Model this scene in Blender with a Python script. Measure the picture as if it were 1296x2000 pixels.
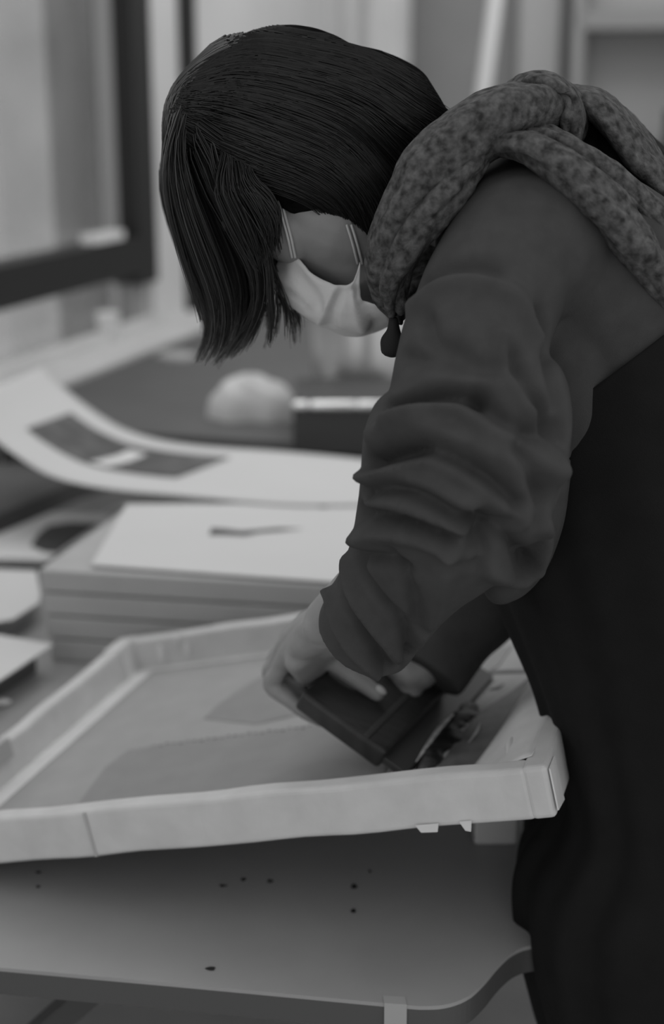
import bpy, bmesh, math, random
import numpy as np
from mathutils import Vector
from mathutils.bvhtree import BVHTree

for o in list(bpy.data.objects): bpy.data.objects.remove(o, do_unlink=True)
SC = bpy.context.scene
COL = SC.collection
rng = np.random.default_rng(7)
random.seed(7)
A = np.array

# ---------------------------------------------------------------- camera
FPX, PITCH, CAM = 2778.0, math.radians(16.0), A([0, 0, 1.5])
FW = A([0, math.cos(PITCH), -math.sin(PITCH)]); UP = A([0, math.sin(PITCH), math.cos(PITCH)])
cd = bpy.data.cameras.new('camera'); cam = bpy.data.objects.new('camera', cd); COL.objects.link(cam)
cam.location = CAM; cam.rotation_euler = (math.pi/2 - PITCH, 0, 0)
cd.sensor_fit = 'VERTICAL'; cd.sensor_height = 36.0; cd.lens = 36.0*FPX/2000.0
cd.clip_start = 0.02; cd.clip_end = 100
cd.dof.use_dof = True; cd.dof.focus_distance = 1.24; cd.dof.aperture_fstop = 2.6
SC.camera = cam
# ---------------------------------------------------------------- world, lights, exposure
w = bpy.data.worlds.new('world'); SC.world = w; w.use_nodes = True
bg = w.node_tree.nodes['Background']; bg.inputs[0].default_value = (1, 1, 1, 1); bg.inputs[1].default_value = 0.75
def area_light(name, loc, target, sx, sy, power):
    l = bpy.data.lights.new(name, 'AREA'); l.shape = 'RECTANGLE'; l.size = sx; l.size_y = sy; l.energy = power
    o = bpy.data.objects.new(name, l); COL.objects.link(o); o.location = loc
    o.rotation_euler = (Vector(target)-Vector(loc)).to_track_quat('-Z', 'Y').to_euler(); return o
area_light('window_daylight', (-3.4, 3.2, 2.6), (0.0, 1.7, 0.8), 2.2, 1.8, 50)
area_light('overhead_fill', (-0.5, 2.9, 3.0), (-0.25, 2.3, 0.7), 2.0, 1.4, 13)  # unseen lamp added for soft light from above on the table
area_light('background_fill', (0.9, 4.6, 3.0), (0.9, 5.4, 1.0), 1.6, 0.8, 11)  # added lamp without a fixture, brightens the far walls
VS = SC.view_settings
VS.view_transform = 'Standard'; VS.look = 'None'; VS.gamma = 1; VS.use_curve_mapping = False; VS.exposure = 0.0

# ---------------------------------------------------------------- helpers
def nrm(v): v = np.asarray(v, float); return v/np.linalg.norm(v)
def ray(px, py): return FW + UP*((1000-py)/FPX) + A([(px-648)/FPX, 0, 0])
def P(px, py, Y): d = ray(px, py); return CAM + d*(Y/d[1])
def PZ(px, py, z): d = ray(px, py); return CAM + d*((z-CAM[2])/d[2])
def PP(px, py, p0, n): d = ray(px, py); return CAM + d*(np.dot(A(p0)-CAM, n)/np.dot(d, n))

def mat(name, v, rough=0.6, var=0.0, scale=30.0, bump=0.0, bscale=200.0, metal=0.0, spec=0.5, detail=4, stretch=None, attr=None):
    m = bpy.data.materials.new(name); m.use_nodes = True
    nt = m.node_tree; b = nt.nodes['Principled BSDF']
    b.inputs['Base Color'].default_value = (v, v, v, 1); b.inputs['Roughness'].default_value = rough
    b.inputs['Metallic'].default_value = metal; b.inputs['Specular IOR Level'].default_value = spec
    tc = nt.nodes.new('ShaderNodeTexCoord'); src = tc.outputs['Object']
    if stretch:
        mp = nt.nodes.new('ShaderNodeMapping'); mp.inputs['Scale'].default_value = stretch
        nt.links.new(src, mp.inputs[0]); src = mp.outputs[0]
    if var:
        n = nt.nodes.new('ShaderNodeTexNoise'); n.inputs['Scale'].default_value = scale; n.inputs['Detail'].default_value = detail
        r = nt.nodes.new('ShaderNodeValToRGB')
        lo, hi = max(0, v*(1-var)), v*(1+var)
        r.color_ramp.elements[0].position = 0.3; r.color_ramp.elements[1].position = 0.7
        r.color_ramp.elements[0].color = (lo, lo, lo, 1); r.color_ramp.elements[1].color = (hi, hi, hi, 1)
        nt.links.new(src, n.inputs['Vector']); nt.links.new(n.outputs['Fac'], r.inputs[0]); nt.links.new(r.outputs[0], b.inputs['Base Color'])
    if attr:
        at = nt.nodes.new('ShaderNodeAttribute'); at.attribute_name = attr
        nt.links.new(at.outputs['Color'], b.inputs['Base Color'])
    if bump:
        n2 = nt.nodes.new('ShaderNodeTexNoise'); n2.inputs['Scale'].default_value = bscale; n2.inputs['Detail'].default_value = 3
        bp = nt.nodes.new('ShaderNodeBump'); bp.inputs['Strength'].default_value = bump; bp.inputs['Distance'].default_value = 0.002
        nt.links.new(src, n2.inputs['Vector']); nt.links.new(n2.outputs['Fac'], bp.inputs['Height']); nt.links.new(bp.outputs[0], b.inputs['Normal'])
    return m

def obj(name, vf, m, parent=None, smooth=False, kind=None):
    me = bpy.data.meshes.new(name); v, f = vf
    me.from_pydata([tuple(map(float, q)) for q in v], [], [tuple(int(i) for i in q) for q in f]); me.update()
    bm = bmesh.new(); bm.from_mesh(me); bmesh.ops.recalc_face_normals(bm, faces=bm.faces); bm.to_mesh(me); bm.free()
    if smooth: me.shade_smooth()
    o = bpy.data.objects.new(name, me); COL.objects.link(o)
    if m: me.materials.append(m)
    if parent: o.parent = parent
    if kind: o['kind'] = kind
    return o
def tag(o, label, cat, group=None, kind=None):
    o['label'] = label; o['category'] = cat
    if group: o['group'] = group
    if kind: o['kind'] = kind
    return o
def struct(o, label=None):
    o['kind'] = 'structure'
    if label: o['label'] = label
    return o
def thing(name, label, cat, group=None):
    o = bpy.data.objects.new(name, None); COL.objects.link(o); return tag(o, label, cat, group)
def bevel(o, w, seg=2):
    md = o.modifiers.new('bevel', 'BEVEL'); md.width = w; md.segments = seg; md.limit_method = 'ANGLE'; return o
def join(*parts):
    V, F, n = [], [], 0
    for v, f in parts:
        V += [tuple(q) for q in v]; F += [tuple(i+n for i in q) for q in f]; n += len(v)
    return V, F
def hexa(p):  # 8 points: bottom 4, top 4
    return p, [(0, 3, 2, 1), (4, 5, 6, 7), (0, 1, 5, 4), (1, 2, 6, 5), (2, 3, 7, 6), (3, 0, 4, 7)]
def box_ax(o, ax, lo, hi):
    o = A(o, float); e = [A(a, float) for a in ax]
    q = lambda i, j, k: o+e[0]*i+e[1]*j+e[2]*k
    return hexa([q(lo[0], lo[1], lo[2]), q(hi[0], lo[1], lo[2]), q(hi[0], hi[1], lo[2]), q(lo[0], hi[1], lo[2]),
                 q(lo[0], lo[1], hi[2]), q(hi[0], lo[1], hi[2]), q(hi[0], hi[1], hi[2]), q(lo[0], hi[1], hi[2])])
def prism(poly, n, h):  # polygon of 3D points extruded by n*h
    k = len(poly); n = A(n, float)*h
    V = [A(p, float) for p in poly]+[A(p, float)+n for p in poly]
    return V, [tuple(range(k))[::-1], tuple(range(k, 2*k))]+[(i, (i+1) % k, (i+1) % k+k, i+k) for i in range(k)]
def cr(pts, n):  # catmull-rom resample of (k,d) control rows
    p = np.asarray(pts, float); k = len(p)
    ext = np.vstack([2*p[0]-p[1], p, 2*p[-1]-p[-2]])
    out = []
    for t in np.linspace(0, k-1, n):
        i = min(int(t), k-2); u = t-i; a, b, c, d = ext[i], ext[i+1], ext[i+2], ext[i+3]
        out.append(.5*((2*b)+(c-a)*u+(2*a-5*b+4*c-d)*u*u+(3*b-a-3*c+d)*u**3))
    return np.array(out)
def tube(pts, ref=(0, 1, 0), n=24, seg=20, caps=True, roundcap=True):
    """pts rows: x,y,z,ra(side=ref),rb(other)"""
    p = np.asarray(pts, float)
    q = cr(p, n) if n else p
    X = q[:, :3]; T = np.gradient(X, axis=0); T /= np.linalg.norm(T, axis=1)[:, None]
    V, F = [], []
    rings = []
    for i in range(len(q)):
        rings.append((X[i], T[i], max(q[i, 3], 2e-4), max(q[i, 4], 2e-4)))
    if roundcap:
        a, b = rings[0], rings[-1]
        pre = [(a[0]-a[1]*min(a[2], a[3])*math.sin(t)*.8, a[1], a[2]*math.cos(t), a[3]*math.cos(t)) for t in (1.35, .9, .45)]
        post = [(b[0]+b[1]*min(b[2], b[3])*math.sin(t)*.8, b[1], b[2]*math.cos(t), b[3]*math.cos(t)) for t in (.45, .9, 1.35)]
        rings = pre+rings+post
    for c, t, ra, rb in rings:
        s = A(ref, float)-t*np.dot(t, ref); s = nrm(s) if np.linalg.norm(s) > 1e-6 else nrm(np.cross(t, (1, 0, .3)))
        u = np.cross(t, s)
        for j in range(seg):
            a = 2*math.pi*j/seg; V.append(c+s*math.cos(a)*ra+u*math.sin(a)*rb)
    R = len(rings)
    for i in range(R-1):
        for j in range(seg): F.append((i*seg+j, i*seg+(j+1) % seg, (i+1)*seg+(j+1) % seg, (i+1)*seg+j))
    if caps: F += [tuple(range(seg))[::-1], tuple(range((R-1)*seg, R*seg))]
    return V, F
def ellipsoid(c, axes, r, nu=20, nv=12):
    V, F = [], []
    c = A(c, float); e = [nrm(a)*k for a, k in zip(axes, r)]
    for i in range(1, nv):
        th = math.pi*i/nv
        for j in range(nu):
            a = 2*math.pi*j/nu; V.append(c+e[0]*math.cos(th)+e[1]*math.sin(th)*math.cos(a)+e[2]*math.sin(th)*math.sin(a))
    V += [c+e[0], c-e[0]]
    for i in range(nv-2):
        for j in range(nu): F.append((i*nu+j, i*nu+(j+1) % nu, (i+1)*nu+(j+1) % nu, (i+1)*nu+j))
    k = len(V)-2
    for j in range(nu):
        F.append((k, (j+1) % nu, j)); F.append((k+1, (nv-2)*nu+j, (nv-2)*nu+(j+1) % nu))
    return V, F
def grid(pts):  # pts[i][j]
    R, Cn = len(pts), len(pts[0])
    return [p for r in pts for p in r], [(i*Cn+j, i*Cn+j+1, (i+1)*Cn+j+1, (i+1)*Cn+j) for i in range(R-1) for j in range(Cn-1)]
def remesh(parts, voxel, smooth=6, fac=.5):
    o = obj('tmp', join(*parts), None)
    m = o.modifiers.new('r', 'REMESH'); m.mode = 'VOXEL'; m.voxel_size = voxel
    if smooth: s = o.modifiers.new('s', 'SMOOTH'); s.iterations = smooth; s.factor = fac
    bpy.context.view_layer.update()
    ev = o.evaluated_get(bpy.context.evaluated_depsgraph_get()); me = ev.to_mesh()
    v = np.empty(len(me.vertices)*3); me.vertices.foreach_get('co', v); v = v.reshape(-1, 3)
    f = [tuple(p.vertices) for p in me.polygons]
    ev.to_mesh_clear(); om = o.data; bpy.data.objects.remove(o); bpy.data.meshes.remove(om)
    return v, f
def normals(v, f):
    q = np.array([t if len(t) == 4 else (t[0], t[1], t[2], t[2]) for t in f]); N = np.zeros_like(v)
    fn = np.cross(v[q[:, 2]]-v[q[:, 0]], v[q[:, 3]]-v[q[:, 1]]) if True else 0
    for k in range(4): np.add.at(N, q[:, k], fn)
    return N/(np.linalg.norm(N, axis=1)[:, None]+1e-12)
def raycast(bvh, px, py, off=0.0):
    d = nrm(ray(px, py)); h = bvh.ray_cast(Vector(CAM), Vector(d))
    if h[0] is None: return None
    return A(h[0])-d*off
def polydist(v, pl):
    best = np.full(len(v), 1e9)
    for a, b in zip(pl[:-1], pl[1:]):
        d = b-a; L = d@d+1e-12; t = np.clip(((v-a)@d)/L, 0, 1); best = np.minimum(best, np.linalg.norm(v-a-t[:, None]*d, axis=1))
    return best
def folds(v, f, specs):
    """specs: (pixel polyline traced on the cloth, width m, height m): raise or sink the cloth along the traced crease"""
    bvh = BVHTree.FromPolygons([tuple(q) for q in v], f); N = normals(v, f); out = v.copy()
    disp = np.zeros(len(v))
    for pl, wd, h in specs:
        pts = cr(A(pl, float), max(8, 6*len(pl))); X = [raycast(bvh, *q) for q in pts]; X = [x for x in X if x is not None]
        if len(X) < 2: continue
        d = polydist(v, np.array(X)); disp += h*np.exp(-(d/wd)**2)
    return out+N*disp[:, None]
def relax(v, f, it=2, k=.5):
    q = np.array([t if len(t) == 4 else (t[0], t[1], t[2], t[0]) for t in f]); v = v.copy()
    e = np.vstack([q[:, [0, 1]], q[:, [1, 2]], q[:, [2, 3]], q[:, [3, 0]]]); e = e[e[:, 0] != e[:, 1]]
    n = np.bincount(e.ravel(), minlength=len(v))[:, None]
    for _ in range(it):
        s = np.zeros_like(v); np.add.at(s, e[:, 0], v[e[:, 1]]); np.add.at(s, e[:, 1], v[e[:, 0]]); v += k*(s/np.maximum(n, 1)-v)
    return v
def vnoise(v, scale, seed=0):
    r = np.random.default_rng(seed); out = np.zeros(len(v))
    for k in range(7):
        d = r.normal(size=3); d /= np.linalg.norm(d); out += np.sin(v@d*scale*(.6+.25*k)+r.uniform(0, 6.28))/(1+.35*k)
    return out/3
Z = A([0, 0, 1.0])

# ---------------------------------------------------------------- materials
M = {}
M['wall'] = mat('plaster', .31, .9, .06, 3, .1, 60)
M['wall2'] = mat('plaster_light', .66, .9, .06, 3)
M['ledge'] = mat('painted_ledge', .6, .6, .06, 5)
M['floor'] = mat('vinyl_floor', .42, .5, .1, 6)
M['dark_frame'] = mat('dark_aluminium', .022, .45)
M['mullion'] = mat('grey_aluminium', .3, .5)
M['black'] = mat('black_rubber', .012, .6)
M['curtain'] = mat('curtain_cloth', .62, .9, .05, 8)
M['table'] = mat('table_laminate', .31, .42, .06, 9, .05, 300)
M['table_edge'] = mat('table_edge_band', .075, .5)
M['metal_dark'] = mat('dark_steel', .06, .45)
M['worktop'] = mat('dark_worktop', .10, .55, .08, 6)
M['paper'] = mat('white_paper', .59, .85, .02, 4)
M['paper2'] = mat('off_white_paper', .7, .85, .03, 6)
M['board'] = mat('grey_board', .4, .8, .06, 12)
M['print_ink'] = mat('printed_grey', .09, .7, .5, 22)
M['ink_dark'] = mat('printed_dark', .06, .7, .2, 40)
M['frame_wood'] = mat('white_gummed_tape_on_wood', .56, .6, .06, 30, .25, 90)
M['tape'] = mat('paper_tape', .66, .55, .06, 40, .3, 120)
M['mesh'] = mat('screen_mesh', .33, .5, .05, 30, .1, 1500)
M['stencil'] = mat('stencil_emulsion', .25, .45, .06, 30)
M['stain'] = mat('ink_stain', .1, .4, .35, 40)
M['wet_ink'] = mat('wet_black_ink', .01, .4, .4, 60, .3, 120, spec=.3)
M['squeegee'] = mat('dark_stained_wood', .03, .45, .3, 25, .15, 150, stretch=(1, 6, 1))
M['rubber'] = mat('squeegee_rubber', .05, .4)
M['skin'] = mat('skin', .26, .5, .06, 40, .08, 500)
M['hair'] = mat('hair', .03, .42, attr='tone', spec=.35)
M['haircap'] = mat('hair_base', .008, .9, .3, 120, spec=.0)
M['sweater'] = mat('grey_jersey', .06, .92, .08, 60, .2, 900, spec=.15)
M['apron'] = mat('black_apron_cloth', .0085, .85, .15, 30, .2, 900, spec=.2)
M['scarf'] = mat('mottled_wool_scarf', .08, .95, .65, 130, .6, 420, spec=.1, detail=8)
M['tassel'] = mat('black_tassel', .006, .8)
M['mask'] = mat('white_nonwoven_mask', .62, .8, .03, 30, .15, 300)
M['elastic'] = mat('white_elastic', .55, .7)
M['steel'] = mat('brushed_steel', .5, .32, metal=1.0)
M['pot'] = mat('pale_enamel', .42, .3, .05, 4)
M['box_dark'] = mat('dark_grey_box', .05, .6)
M['cloth'] = mat('white_rag', .6, .9, .05, 20)
M['trousers'] = mat('black_trousers', .012, .9)
M['shoe'] = mat('black_shoe', .015, .5)

# ================================================================ SETTING
TZ = 0.692                               # table top
# room axes: the window wall runs to the right as it recedes
RY = math.radians(16.5); E1 = A([math.cos(RY), -math.sin(RY), 0]); E2 = A([math.sin(RY), math.cos(RY), 0])
WALL_A = np.dot(PZ(120, 750, .83), E1)-.35
struct(obj('floor', box_ax((0, 0, 0), (E1, E2, Z), (WALL_A, -1.5, -.05), (5, 8, 0)), M['floor']), 'pale grey floor under the tables')
LZ = 0.83
L0 = PZ(120, 750, LZ)                   # ledge edge
led = np.dot(L0, E1)                    # room coordinate of the ledge edge
WALL = led-.20                          # room coordinate of the window wall
BACK = np.dot(PZ(395, 560, LZ), E2)+1.2
def R(a, b, z): return E1*a+E2*b+Z*z
def on_wall(px, py, off=0.0): return PP(px, py, R(WALL+off, 0, 0), E1)
def wc(px, py): p = on_wall(px, py); return np.dot(p, E2), p[2]
# window geometry in (along wall, height)
b_r, z_b = wc(262, 500)                 # centre of the lower right frame corner
fb0, _ = wc(240, 300); fb1, _ = wc(284, 300)
b_bot = wc(100, 575)[1]; b_top = wc(100, 495)[1]
wz0, wz1 = (b_bot+b_top)/2-.04, 2.35
wb0, wb1 = 1.2, fb1
ax = (E1, E2, Z)
def rwall(lo, hi): return box_ax((0, 0, 0), ax, lo, hi)
lowz = wz0-.05
# wall with the window opening and a lower fixed light
wl = obj('wall_left', join(rwall((WALL-.15, -1, 0), (WALL, BACK, LZ-.02)), rwall((WALL-.15, -1, wz1+.05), (WALL, BACK, 2.9)),
     rwall((WALL-.15, -1, LZ-.02), (WALL, wb0, wz1+.05)), rwall((WALL-.15, wb1+.03, LZ-.02), (WALL, BACK, wz1+.05))), M['wall2'])
struct(wl, 'pale wall that holds the large window')
win = bpy.data.objects.new('window_1', None); COL.objects.link(win); struct(win, 'large window with a dark frame beside the table')
fw = (fb1-fb0)*.82
obj('window_frame', rwall((WALL-.06, wb1-fw, wz0-.05), (WALL+.03, wb1, wz1)), M['dark_frame'], win)
obj('window_frame', rwall((WALL-.06, wb0, b_bot), (WALL+.03, wb1-fw, b_top)), M['dark_frame'], win)
obj('window_frame', rwall((WALL-.06, wb0, wz1-.06), (WALL+.03, wb1-fw, wz1)), M['dark_frame'], win)
m0, m1 = wc(217, 250)[0], wc(238, 250)[0]
obj('mullion', rwall((WALL-.05, m0, b_top), (WALL-.02, m1, wz1-.06)), M['mullion'], win)
h0, h1 = wc(170, 470)[0], wc(225, 470)[0]
obj('window_handle', join(rwall((WALL-.02, h0, b_top+.005), (WALL+.03, h1, b_top+.03))), mat('bright_handle', .8, .4), win)
gl = bpy.data.materials.new('window_glass'); gl.use_nodes = True
nt = gl.node_tree; nt.nodes.clear(); out = nt.nodes.new('ShaderNodeOutputMaterial'); mx = nt.nodes.new('ShaderNodeMixShader')
tr = nt.nodes.new('ShaderNodeBsdfTransparent'); gs = nt.nodes.new('ShaderNodeBsdfGlossy'); gs.inputs['Roughness'].default_value = .05
tr.inputs[0].default_value = (.68, .68, .68, 1); mx.inputs[0].default_value = .08
nt.links.new(tr.outputs[0], mx.inputs[1]); nt.links.new(gs.outputs[0], mx.inputs[2]); nt.links.new(mx.outputs[0], out.inputs[0])
obj('pane', rwall((WALL-.045, wb0, b_top), (WALL-.04, m0, wz1-.06)), gl, win)
obj('pane', rwall((WALL-.046, m1, b_top), (WALL-.041, wb1-fw, wz1-.06)), gl, win)
obj('pane', rwall((WALL-.045, wb0, LZ), (WALL-.04, wb1+.03, b_bot)), gl, win)
lm0, lm1 = wc(262, 570)[0], wc(282, 570)[0]
obj('lower_mullion', rwall((WALL-.05, lm0, LZ), (WALL-.0, lm1, b_bot)), M['mullion'], win)
# grey reveal of the neighbouring building outside, seen as a darker strip through the glass
o0 = wc(120, 300)[0]
obst = obj('outside_pier', rwall((WALL-.75, o0+1.0, .0), (WALL-.55, o0+3.4, 2.9)), mat('outside_render', .8, .9, .08, 4))
struct(obst, 'pale pier of the building outside the window')
struct(obj('window_ledge', rwall((WALL, -.5, 0), (led, BACK, LZ)), M['ledge']), 'long white ledge under the window')
struct(obj('trim_1', rwall((WALL, 0, LZ), (WALL+.05, b_r+.1, LZ+.03)), M['ledge']), 'low sill strip at the foot of the window')
# dark pipe by the corner of the wall
pb = wc(361, 300)[0]
struct(obj('trim_2', rwall((WALL, pb-.03, LZ), (WALL+.03, pb+.05, 2.9)), M['black']), 'thin black vertical strip on the window wall')
# back wall and curtain
struct(obj('wall_back', rwall((WALL-.2, BACK, 0), (5, BACK+.1, 2.9)), M['wall']), 'grey wall at the far end of the room')

def wavy(a0, a1, b, z0, z1, amp, k, seed):
    r = np.random.default_rng(seed); ph = r.uniform(0, 6, 4); pts = []
    for z in np.linspace(z0, z1, 6):
        row = []
        for a in np.linspace(a0, a1, 90):
            t = (a-a0)/(a1-a0)
            row.append(R(a, b-amp*(math.sin(k*t+ph[0])+.5*math.sin(2.3*k*t+ph[1])+.3*math.sin(4.1*k*t+ph[2]))*(.7+.3*(z1-z)/(z1-z0)), z))
        pts.append(row)
    return grid(pts)
def on_back(px, py, off): p = PP(px, py, R(0, BACK-off, 0), E2); return np.dot(p, E1), p[2]
ca0 = on_back(385, 100, .2)[0]; ca1 = on_back(800, 100, .2)[0]
cur = obj('curtain', wavy(ca0, ca1, BACK-.2, .05, 2.7, .035, 16, 3), M['curtain'], smooth=True)
md = cur.modifiers.new('s', 'SOLIDIFY'); md.thickness = .004
tag(cur, 'pale curtain hanging in folds behind the bent head', 'curtain')
# pale post and shelving at the right rear
t0 = PP(975, -60, R(0, BACK-.6, 0), E2); t1 = PP(925, 320, R(0, BACK-.6, 0), E2); t2 = t1+(t1-t0)*4.2
po = obj('leaning_pole', tube([[*t0, .028, .028], [*t2, .028, .028]], (0, 1, 0), 4, 14), mat('white_pole', .75, .5), smooth=True)
tag(po, 'white pole leaning upright behind the scarf', 'pole')
sh = thing('shelf_unit', 'pale shelf unit against the far wall at upper right', 'shelf')
def back_rect(x0, y0, x1, y1, off, th):
    a0, z1 = on_back(x0, y0, off); a1, z0 = on_back(x1, y1, off)
    return rwall((a0, BACK-off-.0, z0), (a1, BACK-off+th, z1))
white = mat('shelf_white', .29, .6); greym = mat('shelf_grey', .33, .6)
a_l, z_sh = on_back(1130, 38, .3); a_r = on_back(1420, 38, .3)[0]
zt, zb = on_back(1200, 18, .3)[1], on_back(1200, 56, .3)[1]
obj('shelf_board', rwall((a_l, BACK-.3, zb), (a_r, BACK-.02, zt)), white, sh)
obj('shelf_back', rwall((a_l, BACK-.03, .02), (a_r, BACK-.01, 2.3)), mat('shelf_back_panel', .44, .7), sh)
obj('side_panel', rwall((a_l-.02, BACK-.3, .0), (a_l+.02, BACK-.02, 2.35)), greym, sh)
obj('side_panel', rwall((a_r-.02, BACK-.3, .0), (a_r+.02, BACK-.02, 2.35)), greym, sh)
obj('shelf_board', rwall((a_l, BACK-.3, .85), (a_r, BACK-.02, .89)), white, sh)
bx0, bz0 = on_back(1262, 310, .2); bx1, bz1 = on_back(1330, 215, .2)
def lathe(c, prof, seg=28):
    V, F = [], []
    for r, z in prof:
        for j in range(seg): a = 2*math.pi*j/seg; V.append(A(c)+A([r*math.cos(a), r*math.sin(a), z]))
    for i in range(len(prof)-1):
        for j in range(seg): F.append((i*seg+j, i*seg+(j+1) % seg, (i+1)*seg+(j+1) % seg, (i+1)*seg+j))
    F += [tuple(range(seg))[::-1], tuple(range((len(prof)-1)*seg, len(prof)*seg))]
    return V, F
vs = R((bx0+bx1)/2+.02, BACK-.17, .89); vh = bz1-.89
vase = obj('dark_bottle', lathe(vs, [(.05, 0), (.055, .02), (.055, vh*.65), (.03, vh*.8), (.022, vh*.85), (.022, vh*.98), (.026, vh*.99), (.026, vh)]), mat('dark_glass', .02, .2), smooth=True)
tag(vase, 'dark bottle on the far shelf at the right edge', 'bottle')
pn0 = on_back(1010, 100, .12)[0]; pn1 = on_back(1095, 100, .12)[0]
panel = obj('upright_panel', join(rwall((pn0, BACK-.14, 0), (pn1, BACK-.08, 2.5))), mat('panel_grey', .45, .7))
tag(bevel(panel, .02), 'grey upright panel between the white pole and the shelf unit', 'panel')

# ================================================================ FURNITURE BEHIND
# second, darker worktop running to the ledge
wt = thing('rear_worktop', 'dark grey worktop running up to the window ledge', 'table')
q0 = PZ(120, 752, LZ-.005); a0 = led+.005; b0 = np.dot(q0, E2)-.05
b_min = 2.75
obj('tabletop', rwall((a0, b_min, LZ-.06), (a0+1.55, BACK-1.0, LZ-.01)), M['worktop'], wt)
for aa in (a0+.06, a0+1.48):
    for bb in (b_min+.06, BACK-1.08): obj('leg', rwall((aa-.025, bb-.025, 0), (aa+.025, bb+.025, LZ-.06)), M['metal_dark'], wt)
WZ = LZ-.01
# crumpled white rag
def heap(c, rx, ry, h, seed):
    pts = []
    r_ = np.random.default_rng(seed)
    for i in range(15):
        th = i/14*math.pi/2; row = []
        for j in range(37):
            a = 2*math.pi*j/36
            k = 1+.16*math.sin(3*a+1+seed)+.1*math.sin(7*a+2)*(1-i/14)
            row.append(A(c)+E1*rx*math.cos(th)*math.cos(a)*k+E2*ry*math.cos(th)*math.sin(a)*k+Z*h*math.sin(th)**.8*(1+.07*math.sin(5*a+i)))
        pts.append(row)
    return grid(pts)
rc = PZ(492, 815, WZ)
rag = obj('crumpled_rag', heap(rc, .098, .06, .095, 1), M['cloth'], smooth=True)
tag(rag, 'crumpled white rag heaped on the dark worktop under the hair', 'rag')
rc2 = PZ(345, 700, WZ)
rag2 = obj('paper_scrap', heap(rc2, .06, .035, .02, 5), M['board'], smooth=True)
tag(rag2, 'small crumpled grey scrap on the dark worktop near the ledge', 'scrap')
cpp = PZ(212, 668, LZ); cpr = .026*np.linalg.norm(cpp-CAM)/3.4
tag(obj('white_cup', lathe((cpp[0], cpp[1], LZ), [(cpr*.8, 0), (cpr*1.05, cpr*2.6), (cpr*1.1, cpr*2.65), (cpr*1.0, cpr*2.6), (cpr*.75, .006)], 24), mat('cup_white', .85, .5), smooth=True), 'small white cup on the ledge under the window', 'cup')
# dark tray with bright rim and pale canister behind it
tc_ = PZ(655, 884, WZ); Yb = tc_[1]
tp = P(655, 792, Yb); x0 = P(572, 850, Yb)[0]; x1 = P(800, 850, Yb)[0]
zt_ = tp[2]
tray = thing('tool_box', 'dark box with bright metal rim behind the white sheet', 'box')
obj('body', box_ax((0, 0, 0), ((1, 0, 0), (0, 1, 0), (0, 0, 1)), (x0, Yb, WZ), (x1, Yb+.3, zt_)), M['box_dark'], tray)
for k, (xa, xb) in enumerate(((610, 690), (700, 735), (742, 800), (578, 596))):
    pa, pb_ = P(xa, 792, Yb-.012), P(xb, 792, Yb-.012)
    obj('latch' if k else 'metal_rim', tube([[*pa, .010, .010], [*pb_, .010, .010]], (0, 0, 1), 3, 12), mat('polished_metal', .85, .25, metal=.9), tray, smooth=True)
cy = P(700, 780, Yb+.55)
can = thing('canister', 'tall pale metal canister behind the face mask', 'canister')
rad = P(800, 700, Yb+.5)[0]-P(700, 700, Yb+.5)[0]
can_h = P(700, 575, Yb+.45)[2]
obj('body', lathe((cy[0]+.01, Yb+.45, WZ), [(rad*.98, 0), (rad, .01), (rad, can_h-WZ-.01), (rad*.97, can_h-WZ)], 40), mat('canister_steel', .55, .28, metal=.85), can, smooth=True)
obj('lid', lathe((cy[0]+.01, Yb+.45, can_h-.0), [(rad*1.02, 0), (rad*1.02, .02), (rad*.6, .035), (.02, .04)], 40), M['steel'], can, smooth=True)

# ================================================================ PRINTING TABLE
def TP(px, py, z=TZ): p = PZ(px, py, z); return A([p[0], p[1], z])
front = [TP(*q) for q in [(-330, 1862), (0, 1890), (400, 1926), (760, 1960), (830, 1965), (875, 1961), (915, 1945), (945, 1918), (970, 1888), (995, 1864), (1020, 1851), (1048, 1845)]]
fr = [front[0]]+list(cr(front[1:], 40))
poly = fr+[A([.205, 1.34, TZ]), A([.235, 1.50, TZ]), A([.33, 1.62, TZ]), A([.9, 1.62, TZ]), A([1.05, 2.48, TZ]), A([-.45, 2.88, TZ]), A([-1.0, 1.35, TZ])]
tb = thing('printing_table', 'grey laminate printing table with a rounded front corner', 'table')
top = obj('tabletop', prism([p-Z*.004 for p in poly], Z, .004), M['table'], tb)
edge = obj('edge_band', prism([p-Z*.030 for p in poly], Z, .026), M['table_edge'], tb)
for (x, y) in ((-.55, 1.55), (.02, 1.30), (-.4, 2.7), (.85, 2.35), (.8, 1.75)):
    obj('leg', tube([[x, y, 0, .016, .016], [x, y, TZ-.03, .016, .016]], (0, 1, 0), 3, 14), mat('pale_tube', .3, .4) if (x, y) == (.02, 1.30) else M['metal_dark'], tb, smooth=True)
br0 = P(168, 1940, 1.36); br1 = P(60, 2035, 1.36)
dbr = br1-br0
obj('brace', box_ax(br0, (nrm(dbr), A([0, 1, 0]), nrm(np.cross(dbr, (0, 1, 0)))), (-.05, -.015, -.013), (.75, .015, .013)), M['metal_dark'], tb)
ta, tb_ = TP(752, 1943), TP(797, 1947); fe = TP(775, 1961)
s_ = nrm(tb_-ta); back_ = A([-.1, 1, 0])*.012
e0 = TP(750, 1959)+A([0, -.0012, 0]); e1 = TP(794, 1962)+A([0, -.0012, 0])
tv = [e0+back_+Z*.0008, e1+back_+Z*.0008, e0+Z*.0008, e1+Z*.0008, e0-Z*.03+A([0, -.002, 0]), e1-Z*.03+A([0, -.002, 0]), e0-Z*.075+A([.003, .004, 0]), e1-Z*.075+A([.003, .004, 0])]
tp_ = obj('tape_strip', (tv, [(0, 1, 3, 2), (2, 3, 5, 4), (4, 5, 7, 6)]), mat('old_tape', .36, .5), tb)
tp_['label'] = 'pale tape strip hanging over the table edge'
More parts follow.
